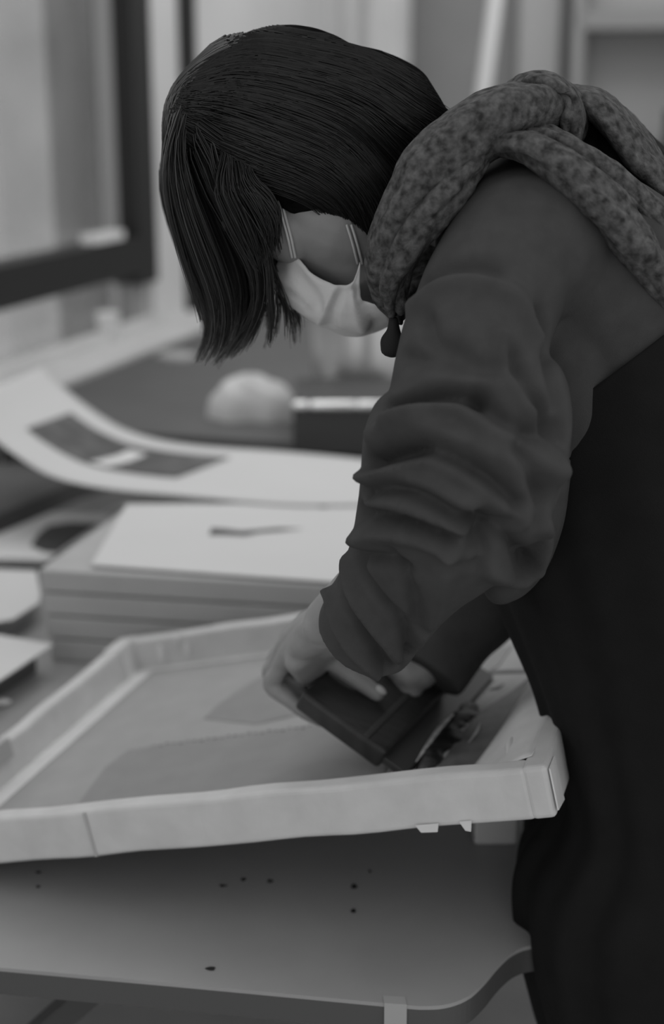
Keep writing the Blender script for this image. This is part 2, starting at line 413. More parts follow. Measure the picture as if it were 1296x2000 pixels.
# specks of ink on the table
spk = [(475, 1718, 5, 3), (435, 1730, 8, 2), (527, 1721, 6, 3), (691, 1731, 6, 5), (690, 1779, 5, 4), (412, 1892, 9, 3), (75, 1704, 6, 2), (722, 1702, 3, 2), (74, 1732, 4, 2)]
for i, (x, y, a, b) in enumerate(spk):
    c = TP(x, y, TZ+.0006); r = a/2000
    vv = [c+A([r*math.cos(t)*(1+.3*math.sin(3*t+i)), r*1.2*b/a*math.sin(t)*1.6, 0]) for t in np.linspace(0, 2*math.pi, 12, endpoint=False)]
    obj('ink_speck', prism(vv, Z, .0006), M['black'], tb)

# ================================================================ SCREEN FRAME
FY, FR = math.radians(17.3), math.radians(14.2)
W0 = A([math.cos(FY), -math.sin(FY), 0]); D = A([math.sin(FY), math.cos(FY), 0])
Wd = W0*math.cos(FR)+Z*math.sin(FR); Nn = Z*math.cos(FR)-W0*math.sin(FR)
F0 = P(1066, 1496, 1.17); FL, FWD, FT, RK = .605, .735, .052, .024
def FP(w_, d_, n_): return F0+Wd*w_+D*d_+Nn*n_
fax = (Wd, D, Nn)
sf = thing('screen_frame', 'white taped screen printing frame tilted across the table', 'screen frame')
def wobble(vf, amp, seed):
    v, f = vf; v = np.array(v); return v, f
def rail(lo, hi, nm='rail'):
    n = 26; long = 0 if hi[0]-lo[0] > hi[1]-lo[1] else 1
    pts = []
    bm = bmesh.new(); v, f = box_ax(F0, fax, lo, hi); bv = [bm.verts.new(q) for q in v]
    for q in f: bm.faces.new([bv[i] for i in q])
    es = [e for e in bm.edges if abs(np.dot(A(e.verts[1].co-e.verts[0].co), fax[long])) > .2]
    bmesh.ops.subdivide_edges(bm, edges=es, cuts=n, use_grid_fill=True)
    for k, vv in enumerate(bm.verts):
        c = A(vv.co); t = np.dot(c-F0, fax[long]); s = sum(np.dot(c-F0, a_) for a_ in fax)
        vv.co = Vector(c+Nn*.0008*math.sin(t*31+s*9)+fax[1-long]*.0007*math.sin(t*23+s*40))
    me = bpy.data.meshes.new(nm); bm.to_mesh(me); bm.free(); o = bpy.data.objects.new(nm, me); COL.objects.link(o)
    me.materials.append(M['frame_wood']); o.parent = sf; bevel(o, .005, 3); return o
rail((-FWD+.02, 0, -FT), (-.02, RK, 0))
rail((-FWD+.02, FL-RK, -FT), (-.02, FL, 0))
rail((-FWD, .0, -FT), (-FWD+RK, FL, 0))
rail((-RK, .0, -FT), (0, FL, 0))
MZ = -FT+.006                           # mesh height in the frame
obj('mesh', box_ax(F0, fax, (-FWD+.012, .012, MZ-.0012), (-.012, FL-.012, MZ)), M['mesh'], sf)
mp0 = FP(0, 0, MZ)
def MP(px, py, h=0.0): return PP(px, py, mp0+Nn*h, Nn)
def mloc(p): q = A(p)-F0; return np.dot(q, Wd), np.dot(q, D)
# gummed tape along the inner edges
lw = .02
def strip(pts, th=.0012, m='tape', nm='tape'):
    return obj(nm, prism([p+Nn*.0004 for p in pts], Nn, th), M[m], sf)
il, ib = -FWD+RK, FL-RK
strip([FP(il, .03, MZ), FP(il+.030, .03, MZ), FP(il+.030, ib-.014, MZ), FP(il, ib, MZ)])
strip([FP(il+.001, ib, MZ+.0002), FP(il+.030, ib-.014, MZ+.0002), FP(-RK-.03, ib-.014, MZ+.0002), FP(-RK, ib, MZ+.0002)])
# sloping taped flap on the right side
w_fl = mloc(MP(905, 1530))[0]
fa = [FP(w_fl-.012, RK-.002, MZ), MP(905, 1530), MP(950, 1458), MP(985, 1405), MP(1020, 1355), MP(1062, 1298)]
fl = []
for k, p in enumerate(fa):
    d_ = mloc(p)[1]; q = FP(-RK*.7, d_+.01*(k-2)*0, .0015)
    row = []
    for t in np.linspace(0, 1, 9):
        row.append(p*(1-t)+q*t+Nn*(.004*math.sin(t*3.14)+.0025*math.sin(t*9+k*1.7)))
    fl.append(row)
g_ = [list(r_) for r_ in zip(*[cr([fl[k][j] for k in range(6)], 26) for j in range(9)])]
flo = obj('tape_flap', grid(g_), M['tape'], sf, smooth=True); md = flo.modifiers.new('s', 'SOLIDIFY'); md.thickness = .0012
# folded wrinkle and tape ends on the flap and front corner
def ridge(pxs, h, r, base='flap'):
    pts = [PP(x, y, F0-Nn*.012, Nn) for x, y in pxs]
    rr = [r*.3]+[r]*(len(pts)-2)+[r*.3]
    return obj('tape_wrinkle', tube([[*(p), k, k*.8] for p, k in zip(pts, rr)], tuple(D), 14, 10), M['tape'], sf, smooth=True)
ridge([(1012, 1448), (1035, 1425), (1060, 1402), (1080, 1388)], .004, .0035)
ridge([(990, 1478), (994, 1455), (998, 1440)], .004, .004)
# torn paper at the lower right of the front rail and folded corner
cpts = [FP(.0012, .002, -.004), FP(.0012, .03, -.004), FP(.0012, .03, -FT+.004), FP(.0012, .0, -FT+.008)]
obj('tape', prism(cpts, Wd, .0015), M['tape'], sf)
for (x0_, x1_, dr) in ((-.092, -.08, .005), (-.135, -.112, .0025)):
    obj('tape', prism([FP(x0_, -.0012, -FT+.006), FP(x1_, -.0012, -FT+.006), FP(x1_-.003, -.0012, -FT-dr), FP(x0_+.004, -.0012, -FT-dr*.7)], -D, .0012), M['tape'], sf)
seam = mloc(PP(168, 1600, F0, D))[0]
obj('tape', box_ax(F0, fax, (seam-.0015, -.0018, -FT+.001), (seam+.0015, -.0001, -.002)), M['board'], sf)
obj('tape', box_ax(F0, fax, (-FWD-.0015, FL-.06, -FT+.004), (-FWD+RK+.0012, FL-.005, .0012)), M['tape'], sf)
# bump of tape on the inner back corner
for (x, y, r_) in ((315, 1278, .006), (365, 1268, .005), (345, 1250, .004)):
    pq = PP(x, y, FP(0, FL-RK-.002, 0), D)
    obj('tape_wrinkle', ellipsoid(pq, (Wd, Nn, D), (r_, r_*2.4, .0025), 14, 8), M['tape'], sf, smooth=True)
# grey clip on the left rail
ck = mloc(PP(0, 1455, F0, Nn))[1]
obj('clip', box_ax(F0, fax, (-FWD-.003, ck-.09, -.02), (-FWD+RK+.003, ck+.012, .004)), M['board'], sf)
# stencil shapes
st = [(250, 1466), (330, 1452), (430, 1440), (560, 1424), (640, 1412), (760, 1480), (745, 1530), (300, 1585), (170, 1600), (150, 1575), (205, 1500)]
strip([MP(*q) for q in st], .0004, 'stencil', 'stencil')
st2 = [(398, 1404), (425, 1378), (460, 1352), (505, 1325), (560, 1310), (620, 1345), (590, 1395), (500, 1415)]
strip([MP(*q) for q in st2], .0004, 'stencil', 'stencil')
for i in range(24):
    t = i/23; c = MP(300+t*305, 1457-t*38+2*math.sin(i*2.1), .0008); r = .0011+.0008*((i*7) % 5)/5
    obj('stencil_dot', prism([c+Wd*r*math.cos(a)*1.4+D*r*math.sin(a) for a in np.linspace(0, 6.283, 7)[:-1]], Nn, .0004), M['ink_dark'], sf)
for q in ([(890, 1285), (1000, 1262), (975, 1300), (860, 1370), (840, 1340)], [(930, 1312), (1035, 1308), (1035, 1314), (930, 1317)], [(955, 1348), (985, 1336), (975, 1346)]):
    strip([MP(*a_) for a_ in q], .0007, 'stain' if q[0][0] != 890 else 'stencil', 'ink_stain')

# block that props the right side up
sb_ = PZ(925, 1652, TZ); sb1 = PZ(1010, 1648, TZ)
bl = obj('prop_block', box_ax((0, 0, 0), ((1, 0, 0), (0, 1, 0), Z), (sb_[0], sb_[1], TZ), (sb_[0]+.05, sb_[1]+.09, TZ+.128)), M['frame_wood'])
tag(bevel(bl, .004), 'pale block propping the frame up beside the black apron', 'block')

# ---------------------------------------------------------------- squeegee and ink
B0 = MP(797, 1512); B1 = MP(930, 1362)
bw0, bd0 = mloc(B0); bw1, bd1 = mloc(B1)
bdir = nrm(B1-B0)                       # along the blade
lean = nrm(-Wd+bdir*np.dot(Wd, bdir))   # to the left, square to the blade
TH = math.radians(42); up_ = lean*math.cos(TH)+Nn*math.sin(TH); tn = nrm(np.cross(bdir, up_)); tn = tn if np.dot(tn, Nn) > 0 else -tn
sq = thing('squeegee', 'dark wooden squeegee pulled across the screen by the hand', 'squeegee')
SL = .27; SO = B0-bdir*.012+Nn*.001
sax = (bdir, up_, tn)
bevel(obj('handle', box_ax(SO, sax, (0, .028, -.011), (SL, .136, .013)), M['squeegee'], sq), .005, 3)
bevel(obj('handle_groove', box_ax(SO, sax, (.002, .052, .0125), (SL-.002, .058, .0145)), M['rubber'], sq), .0008, 1)
bevel(obj('blade', box_ax(SO, sax, (.004, 0, -.004), (SL-.004, .034, .004)), M['rubber'], sq), .001, 1)
# wet ink ridge
def ink_strip(pxa, wl, wr, h, name, m, label, cat, seed):
    r_ = np.random.default_rng(seed); pts = [MP(*q, .001) for q in pxa]; c = cr(pts, 40); rows = []
    for i, p in enumerate(c):
        t = i/39; en = min(1, 6*t, 6*(1-t))**.5; l_ = wl*en*(1+.15*math.sin(i*1.3+seed)+.1*r_.normal()); rr = wr*en*(1+.2*math.sin(i*.5)+.1*r_.normal())
        hh = h*en*(1+.12*r_.normal())
        s = nrm(np.cross(Nn, bdir))
        s = s if s[0] > 0 else -s
        row = [p+s*x_+Nn*(max(hh*(1-abs(u)**2), 0)+.0003*(1-abs(u))) for x_, u in zip(np.concatenate([np.linspace(-l_, 0, 4)[:-1], np.linspace(0, rr, 5)]), (-1, -.66, -.33, 0, .25, .5, .75, 1))]
        rows.append(row)
    o = obj(name, grid(rows), M[m], smooth=True); tag(o, label, cat); return o
ink_strip([(812, 1512), (850, 1458), (890, 1405), (918, 1372)], .006, .020, .007, 'wet_ink', 'wet_ink', 'ridge of wet black ink pushed along the squeegee blade', 'ink', 3)
s2 = [(845, 1512), (930, 1395), (1000, 1350), (1040, 1318), (1022, 1370), (970, 1440), (918, 1512)]
o = obj('ink_film', prism([MP(*q, .0006) for q in s2], Nn, .0006), M['stain'])
tag(o, 'thin dark ink film on the mesh right of the squeegee', 'ink')
ink_rim = [MP(*q, .0085) for q in [(812, 1488), (835, 1455), (862, 1418), (885, 1395)]]
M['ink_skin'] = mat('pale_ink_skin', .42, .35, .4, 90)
o = obj('ink_skin', tube([[*p, r_, r_*.6] for p, r_ in zip(ink_rim, (.0008, .003, .0035, .001))], tuple(Wd), 16, 8), M['ink_skin'], smooth=True)
tag(o, 'pale crinkled strip of ink along the ridge', 'ink')
o = obj('ink_skin', tube([[*MP(x, y, .002), r_, r_*.6] for (x, y), r_ in zip([(915, 1450), (930, 1430), (938, 1412)], (.0006, .002, .0006))], tuple(Wd), 10, 8), M['ink_skin'], smooth=True)
tag(o, 'short pale fleck of ink on the dark film', 'ink')

# ================================================================ PAPER, BOARDS
ST = .838
S0 = PZ(75, 1110, ST); S0b = PZ(245, 990, ST); S0r = PZ(640, 1142, ST)
s1 = nrm(A([S0r[0]-S0[0], S0r[1]-S0[1], 0])); s2_ = A([-s1[1], s1[0], 0]); sdep = np.dot(S0b-S0, s2_); sh_ = np.dot(S0b-S0, s1)
SW = .62; hgt = (ST-TZ)/4
names = ['lowest', 'second from the bottom', 'third from the bottom', 'topmost']
for k in range(4):
    off = [.012, .006, .003, 0][k]; rz = TZ+k*hgt
    o_ = A([S0[0], S0[1], 0])+s1*off
    ob = obj('canvas_board', box_ax(o_, (s1, s2_+s1*(sh_/sdep), Z), (0, 0, rz+.0004), (SW, sdep, rz+hgt-.0022)), M['board'])
    bevel(ob, .003, 2); tag(ob, f'thick grey board, {names[k]} in the stack behind the frame', 'board', 'stacked boards')
c0, c1, c2, c3 = PZ(178, 1106, ST+.0012), PZ(247, 988, ST+.0012), PZ(760, 985, ST+.0012), PZ(800, 1150, ST+.0012)
def sheet(pts, th=.0012): return prism(pts, Z, th)
tag(obj('paper_sheet', sheet([c0, c3, c2, c1], .003), M['paper']), 'large white sheet with a dark brush mark on the board stack', 'paper')
bmk = [(408, 1045), (413, 1031), (440, 1033), (470, 1037), (500, 1035), (545, 1031), (590, 1033), (545, 1038), (505, 1041), (478, 1047), (440, 1045)]
sht = bpy.data.objects['paper_sheet']
obj('printed_mark', sheet([PZ(x, y, ST+.0045) for x, y in bmk], .0004), M['ink_dark'], sht)
bm2 = [(618, 990), (630, 980), (655, 976), (700, 968), (705, 974), (650, 984), (635, 992)]
obj('printed_mark', sheet([PZ(x, y, ST+.0045) for x, y in bm2], .0004), M['ink_dark'], sht)
# second pile of paper behind, carrying the curled print
zc = .846
K0 = PZ(330, 966, zc); K1 = PZ(545, 880, zc)
k2 = nrm(A([K1[0]-K0[0], K1[1]-K0[1], 0])); kd = np.linalg.norm(K1-K0); k1 = A([k2[1], -k2[0], 0])
pile = thing('paper_pile', 'thick pile of grey card under the curled print', 'pile')
for k in range(5):
    zz = TZ+k*.030
    obj('card_block', box_ax(K0*A([1, 1, 0])+k1*(.03+.004*(k % 2))+k2*.07, (k1, k2, Z), (0, 0, zz+.0005), (.2, kd-.09, zz+.0295)), M['board'], pile)
def VPl(px, py, q): return PP(px, py, q, k2)
fe_ = [(760, 985), (560, 985), (330, 966), (230, 957), (150, 944), (90, 925), (40, 895), (0, 866), (-40, 830), (-75, 785)]
be_ = [(900, 925), (720, 898), (545, 881), (450, 875), (370, 868), (300, 856), (240, 836), (185, 803), (125, 757), (85, 715)]
ff = [PZ(*fe_[0], zc), PZ(*fe_[1], zc)]+[VPl(x, y, K0) for x, y in fe_[2:]]
bb = [PZ(*be_[0], zc), PZ(*be_[1], zc)]+[VPl(x, y, K1) for x, y in be_[2:]]
ff, bb = cr(ff, 60), cr(bb, 60)
rows = [[ff[i]*(1-t)+bb[i]*t for t in np.linspace(0, 1, 14)] for i in range(60)]
cs = obj('curled_print', grid(rows), M['paper'], smooth=True); md = cs.modifiers.new('s', 'SOLIDIFY'); md.thickness = .001; md.offset = 1
tag(cs, 'white print sheet with its left end curling up beside the window', 'print')
# printed picture on the curl: follow the sheet surface
def onsheet(u, t, lift=.0025):
    i = u*59; a = min(int(i), 58); r_ = i-a
    f_, b_ = ff[a]*(1-r_)+ff[a+1]*r_, bb[a]*(1-r_)+bb[a+1]*r_
    p = f_*(1-t)+b_*t
    tg = ff[a+1]-ff[a]; n_ = nrm(np.cross(b_-f_, tg)); n_ = n_ if n_[2] > 0 else -n_
    return p+n_*lift
u0, u1 = .275, .80
pic = [[onsheet(u, t) for t in np.linspace(.30, .78, 8)] for u in np.linspace(u0, u1, 30)]
obj('printed_picture', grid(pic), M['print_ink'], cs, smooth=True)
blob = [[onsheet(u+.012*math.sin(9*t), t, .0034) for t in np.linspace(.32, .66, 5)] for u in np.linspace(.47, .53, 5)]
obj('printed_patch', grid(blob), M['paper2'], cs, smooth=True)

# grey portfolio at the far left and other loose sheets
pf = [PZ(x, y, .74) for x, y in [(-260, 1070), (-10, 1000), (150, 935), (330, 880), (150, 880), (-250, 930)]]
o = obj('portfolio', sheet([A([p[0], p[1], TZ+.001]) for p in pf], .04), mat('portfolio_grey', .14, .7, .1, 8)); tag(o, 'grey portfolio lying under the curled print at the left edge', 'portfolio')
pf = [PZ(x, y, TZ+.02) for x, y in [(-140, 1075), (0, 1042), (100, 1000), (205, 1004), (230, 1018), (90, 1092), (0, 1090), (-140, 1092)]]
cp = obj('portrait_print', sheet([A([p[0], p[1], TZ+.012]) for p in pf], .008), M['paper2']); tag(cp, 'pale print with a dark blot beside the board stack', 'print')
pd = [(60, 1066), (75, 1042), (95, 1026), (140, 1020), (195, 1022), (160, 1045), (110, 1080), (85, 1078)]
obj('printed_blot', sheet([A([*PZ(x, y, TZ+.0206)[:2], TZ+.0206]) for x, y in pd], .0004), M['ink_dark'], cp)
pd = [(-160, 1100), (0, 1097), (78, 1104), (74, 1113), (0, 1112), (-160, 1112)]
o = obj('black_card', sheet([A([*PZ(x, y, TZ+.02)[:2], TZ+.004]) for x, y in [(-60, 1096), (0, 1096), (80, 1102), (76, 1135), (0, 1135), (-60, 1130)]], .006), M['black']); tag(o, 'black card under the pale print beside the board stack', 'card')
ph_ = [(-150, 1108), (72, 1117), (79, 1165), (76, 1180), (40, 1203), (26, 1212), (-20, 1220), (-150, 1240)]
o = obj('paper_sheet', sheet([PZ(x, y, TZ+.035) for x, y in ph_], .0025), M['paper']); tag(o, 'white sheet with a ragged corner at the left edge beside the boards', 'paper')
o = obj('magazine', sheet([PZ(x, y, TZ+.02)*A([1, 1, 0])+Z*(TZ+.001) for x, y in [(-150, 1120), (60, 1135), (66, 1185), (20, 1215), (-150, 1235)]], .033), M['board']); tag(o, 'grey magazine under the ragged white sheet', 'magazine')
pi = [(-150, 1225), (0, 1243), (104, 1261), (20, 1318), (0, 1331), (-150, 1420)]
o = obj('paper_sheet', sheet([PZ(x, y, TZ+.045) for x, y in pi], .0025), M['paper']); tag(o, 'white sheet with a pointed corner just left of the frame', 'paper')
o = obj('notebook', sheet([PZ(x, y, TZ+.03)*A([1, 1, 0])+Z*(TZ+.001) for x, y in [(-150, 1250), (0, 1262), (70, 1275), (0, 1320), (-150, 1400)]], .043), M['worktop']); tag(o, 'dark notebook under the pointed white sheet', 'notebook')
c = PZ(-8, 1372, TZ+.006)
o = obj('plastic_spoon', ellipsoid(c, ((1, .15, 0), (-.15, 1, 0), Z), (.021, .009, .005), 18, 8), M['paper2'], smooth=True); tag(o, 'small white plastic scoop at the left edge by the frame', 'scoop')

# ================================================================ PERSON
PY = math.radians(17.0)
g = A([-math.cos(PY), math.sin(PY), 0])         # the way the person faces
lat = A([math.sin(PY), math.cos(PY), 0])        # towards the far shoulder
pn = thing('person', 'person in grey jersey, scarf, white mask and black apron bending over the screen', 'person')
HC = P(590, 322, 1.38)
cdir = nrm(.90*g+.43*Z); fdir = nrm(.43*g-.90*Z)   # crown and face directions of the bowed head
hax = (cdir, fdir, lat)
def H(c, f, l): return HC+cdir*c+fdir*f+lat*l
def Q(px, py, Y, ra, rb=None): return [*P(px, py, Y), ra, rb if rb else ra]
# key joints
neck_b = P(985, 400, 1.375); sh_n = P(1010, 490, 1.215); sh_f = sh_n+lat*.335+A([0, 0, 0])
el_n = P(895, 985, 1.115); wr_n = P(640, 1212, 1.265)
el_f = P(985, 1040, 1.53); wr_f = P(815, 1312, 1.46)
hip = P(1335, 1370, 1.37)

# ---- left hand (nearest the camera) over the squeegee handle top
grip = lambda s, u, n: SO+bdir*s+up_*u+tn*n
hd = []
def GP(px, py, s): return PP(px, py, grip(s, 0, 0), bdir)
KN = [(553, 1292), (556, 1264), (566, 1243), (584, 1228)]          # knuckles, little finger nearest the camera
MJ = [(530, 1338), (528, 1318), (536, 1298), (552, 1284)]
sv_ = [.026, .046, .067, .088]
k_n = [GP(x, y, s) for (x, y), s in zip(KN, sv_)]
for i in range(4):
    hd.append(tube([[*(wr_n+bdir*(-.016+.010*i)), .017, .016], [*((wr_n*.5+k_n[i]*.5)+Z*.004), .0145, .0145], [*k_n[i], .0112, .0112]], tuple(bdir), 10, 12))
    m_ = GP(*MJ[i], sv_[i]); Ln = [.8, .97, 1.0, .92][i]
    b_ = grip(sv_[i], .128, -.024); c_ = grip(sv_[i], .128-.026*Ln, -.021)
    hd.append(tube([[*k_n[i], .0112, .0112], [*(k_n[i]*.5+m_*.5), .0098, .0098], [*m_, .0102, .0102], [*(m_*.4+b_*.6), .0092, .0092], [*b_, .0088, .0088], [*c_, .0072, .0072]], tuple(bdir), 22, 12))
hd.append(tube([[*(wr_n+A([.0, .0, -.006])), .024, .02], [*((wr_n+k_n[1]+k_n[2])/3+A([.006, 0, -.008])), .03, .018]], tuple(bdir), 8, 16))
pc_ = (k_n[1]+k_n[2])/2
hd.append(tube([[*(wr_n*.5+pc_*.5-Z*.012), .034, .016], [*grip(.060, .150, .012), .032, .014], [*grip(.058, .146, -.004), .030, .010]], tuple(bdir), 10, 16))
th0 = wr_n+A([.014, .004, -.014]); th1 = grip(.045, .145, .040); th2 = grip(.060, .105, .026); th3 = grip(.066, .076, .0205)
hd.append(tube([[*th0, .018, .016], [*th1, .0135, .013], [*th2, .0105, .0105], [*th3, .0085, .008]], tuple(tn), 18, 12))
# ---- right hand, farther along the handle
k_f = [grip(.150+.020*i, .15, .028) for i in range(4)]
for i in range(4):
    hd.append(tube([[*(wr_f+bdir*(-.014+.009*i)), .019, .017], [*((wr_f*.5+k_f[i]*.5)+Z*.006), .0155, .015], [*k_f[i], .0115, .0115]], tuple(bdir), 10, 12))
    a_ = grip(.150+.020*i, .152, -.002); b_ = grip(.151+.020*i, .138, -.026); c_ = grip(.152+.020*i, .108, -.0215)
    hd.append(tube([[*k_f[i], .0112, .0112], [*a_, .0108, .0108], [*b_, .0098, .0098], [*c_, .0078, .0078]], tuple(bdir), 16, 12))
t_f = [wr_f+A([-.01, -.01, -.02]), grip(.150, .12, .036), grip(.135, .095, .024), grip(.12, .085, .0205)]
hd.append(tube([[*t_f[0], .016, .016], [*t_f[1], .013, .013], [*t_f[2], .011, .0105], [*t_f[3], .0085, .008]], tuple(tn), 18, 12))
# ---- arms, torso, neck, legs
bp_ = list(hd)
for s_, e_, w_ in ((sh_n, el_n, wr_n), (sh_f, el_f, wr_f)):
    bp_.append(tube([[*s_, .034, .034], [*(s_*.5+e_*.5), .032, .032], [*e_, .029, .029], [*(e_*.6+w_*.4), .031, .030], [*(e_*.15+w_*.85), .029, .025], [*w_, .028, .023]], tuple(lat), 30, 18))
chest = P(1090, 560, 1.37); waist = P(1240, 1000, 1.37)
bp_.append(tube([[*neck_b, .06, .045], [*chest, .13, .075], [*(chest*.5+waist*.5), .14, .095], [*waist, .125, .09], [*hip, .155, .105]], tuple(lat), 30, 28))
bp_.append(tube([[*(sh_n-Z*.01), .04, .04], [*(neck_b-Z*.02), .06, .05], [*(sh_f-Z*.01), .04, .04]], tuple(Z), 16, 18))
bp_.append(tube([[*H(-.055, -.035, 0), .052, .052], [*(H(-.09, -.03, 0)*.5+neck_b*.5), .053, .053], [*neck_b, .06, .06]], tuple(lat), 12, 18))
for s_ in (-1, 1):
    h_ = hip+lat*.085*s_; kn = A([h_[0]-.02, h_[1], .47]); an = A([h_[0]+.02, h_[1], .09])
    bp_.append(tube([[*h_, .085, .09], [*(h_*.5+kn*.5), .075, .08], [*kn, .055, .055], [*(kn*.6+an*.4), .052, .055], [*an, .036, .04]], tuple(lat), 24, 18))
    bp_.append(tube([[*(an+Z*-.045), .034, .035], [*(an+g*.08-Z*.055), .042, .026], [*(an+g*.16-Z*.065), .038, .018]], tuple(lat), 12, 16))
# head: skull, face, jaw, nose, brow, ears, lips
bp_ += [ellipsoid(H(.02, -.012, 0), hax, (.098, .096, .076)), ellipsoid(H(-.03, .028, 0), hax, (.082, .062, .066)),
        tube([[*H(-.015, .035, 0), .060, .05], [*H(-.06, .05, 0), .052, .042], [*H(-.098, .066, 0), .030, .024]], tuple(lat), 14, 18),
        tube([[*H(.018, .086, 0), .008, .008], [*H(-.005, .098, 0), .010, .010], [*H(-.022, .108, 0), .014, .011]], tuple(lat), 10, 12),
        tube([[*H(.03, .070, -.045), .006, .008], [*H(.034, .084, -.018), .007, .009], [*H(.034, .084, .018), .007, .009], [*H(.03, .070, .045), .006, .008]], tuple(Z), 14, 10),
        ellipsoid(H(-.058, .090, 0), (lat, cdir, fdir), (.023, .008, .008))]
for s_ in (-1, 1):
    bp_.append(ellipsoid(H(-.012, -.012, .073*s_), (cdir, fdir, lat), (.031, .017, .010)))
    bp_.append(ellipsoid(H(-.028, .052, .042*s_), hax, (.028, .030, .026)))
bv, bf = remesh(bp_, .003, 4)
body = obj('body', (bv, bf), M['skin'], pn, smooth=True)
for s_ in (-1, 1):
    e_ = obj('eye', ellipsoid(H(.012, .070, .031*s_), hax, (.012, .012, .013), 16, 10), mat('eye_white', .5, .2), pn, smooth=True)
    obj('iris', ellipsoid(H(.008, .0795, .031*s_), hax, (.006, .004, .006), 12, 8), M['black'], e_, smooth=True)
# finger nails of the near thumb
obj('thumb_nail', ellipsoid(th3+tn*.0075, (nrm(th3-th2), nrm(np.cross(tn, th3-th2)), tn), (.007, .006, .0015), 12, 8), mat('nail', .5, .3), pn, smooth=True)

# ---- jersey
jp = []
near_sleeve = [Q(1030, 455, 1.235, .06, .060), Q(968, 560, 1.20, .064, .060), Q(925, 680, 1.165, .066, .062), Q(930, 790, 1.145, .072, .078), Q(908, 880, 1.13, .072, .084),
               Q(882, 960, 1.125, .070, .080), Q(845, 1035, 1.14, .062, .069), Q(795, 1112, 1.17, .055, .055), Q(748, 1185, 1.205, .052, .050), Q(712, 1240, 1.225, .050, .048)]
jp.append(tube(near_sleeve, tuple(lat), 46, 36, roundcap=False))
far_sleeve = [[*(sh_f), .068, .068], Q(1000, 700, 1.53, .066), Q(985, 900, 1.54, .07), Q(965, 1060, 1.53, .075), Q(915, 1165, 1.50, .066), Q(872, 1230, 1.48, .056, .055), Q(838, 1285, 1.46, .055, .052), Q(822, 1310, 1.452, .054, .050)]
jp.append(tube(far_sleeve, tuple(lat), 30, 28, roundcap=False))
jp.append(tube([Q(985, 430, 1.375, .095, .06), Q(1035, 500, 1.37, .155, .085), Q(1110, 640, 1.37, .178, .112), Q(1180, 830, 1.37, .17, .125), Q(1260, 1050, 1.37, .155, .12), Q(1320, 1250, 1.37, .16, .12)], tuple(lat), 30, 36))
jp.append(tube([[*(sh_n+A([.01, .01, .0])), .068, .075], [*(neck_b+A([.02, 0, -.03])), .085, .08], [*(sh_f+A([.01, -.01, 0])), .068, .075]], tuple(Z), 20, 24))
# upper back slope towards the right edge and the bunched cloth behind the elbow
jp.append(tube([Q(1040, 420, 1.28, .06, .07), Q(1160, 560, 1.27, .075, .10), Q(1260, 720, 1.27, .075, .10)], tuple(lat), 12, 24))
jp.append(tube([Q(1020, 930, 1.20, .045, .042), Q(1010, 1030, 1.22, .05, .040), Q(995, 1105, 1.24, .044, .030), Q(985, 1135, 1.25, .03, .02)], tuple(lat), 12, 20))
jv, jf = remesh(jp, .003, 6)
FO = [  # traced creases: (pixels, width, height)
 ([(790, 700), (850, 705), (920, 715), (1000, 720)], .010, -.004),
 ([(760, 800), (820, 775), (880, 770), (930, 785)], .009, -.010),
 ([(770, 815), (840, 800), (900, 800), (940, 830), (1000, 850)], .010, .008),
 ([(930, 770), (985, 830), (1050, 850), (1100, 850)], .010, -.008),
 ([(1000, 690), (1030, 760), (1060, 800), (1100, 830)], .010, -.009),
 ([(975, 660), (1000, 720), (1040, 800)], .010, .007),
 ([(735, 850), (800, 830), (870, 850), (950, 880), (1030, 910), (1090, 920)], .014, .006),
 ([(720, 905), (780, 885), (835, 880), (900, 905), (960, 945), (1010, 990)], .009, -.011),
 ([(710, 930), (770, 915), (830, 895)], .007, .007),
 ([(850, 890), (920, 930), (985, 985), (1020, 1020)], .009, .008),
 ([(705, 965), (760, 950), (830, 970), (890, 1010), (920, 1030)], .009, -.009),
 ([(715, 950), (790, 940), (870, 975), (930, 995)], .008, .006),
 ([(700, 1000), (740, 1010), (800, 1020), (870, 1050), (920, 1060)], .009, -.009),
 ([(705, 985), (770, 985), (840, 1010), (900, 1040)], .008, .006),
 ([(695, 1060), (740, 1040), (800, 1045), (870, 1070)], .010, .006),
 ([(700, 1085), (750, 1095), (790, 1110)], .008, -.006),
 ([(690, 1070), (700, 1110), (740, 1170), (790, 1230), (800, 1290)], .007, -.007),
 ([(660, 1110), (670, 1170), (710, 1240), (760, 1310)], .007, -.008),
 ([(680, 1090), (690, 1150), (725, 1210), (775, 1280)], .006, .006),
 ([(640, 1150), (655, 1210), (690, 1270), (745, 1325)], .006, .005),
 ([(820, 560), (860, 530), (920, 520), (970, 530)], .012, -.005),
 ([(810, 600), (860, 560), (930, 550), (1000, 580), (1050, 660)], .012, .005),
 ([(1050, 620), (1075, 700), (1100, 790)], .012, -.006),
 ([(935, 1010), (960, 1030), (1010, 1020)], .010, -.008),
 ([(930, 1090), (975, 1120), (1020, 1130)], .010, .006),
 ([(925, 1020), (940, 1060), (935, 1100)], .010, -.009),
 ([(960, 1040), (1000, 1060), (1025, 1100)], .009, -.008),
 ([(880, 1080), (905, 1060), (925, 1030)], .009, .007),
 ([(830, 620), (850, 670), (900, 690)], .010, -.005),
 ([(1010, 880), (1060, 960), (1050, 1010)], .010, -.008),
 ([(870, 1120), (850, 1190), (810, 1260)], .010, .004),
 ([(760, 1080), (800, 1150), (820, 1230)], .007, -.005),
 ([(1050, 1000), (1060, 1050), (1045, 1110)], .010, .006),
]
jv = relax(folds(jv, jf, [(a_, b_*.75, c_*2.05) for a_, b_, c_ in FO]), jf, 4); jv = jv+normals(jv, jf)*(.0012*vnoise(jv, 90, 2))[:, None]
jersey = obj('jersey', (jv, jf), M['sweater'], pn, smooth=True)

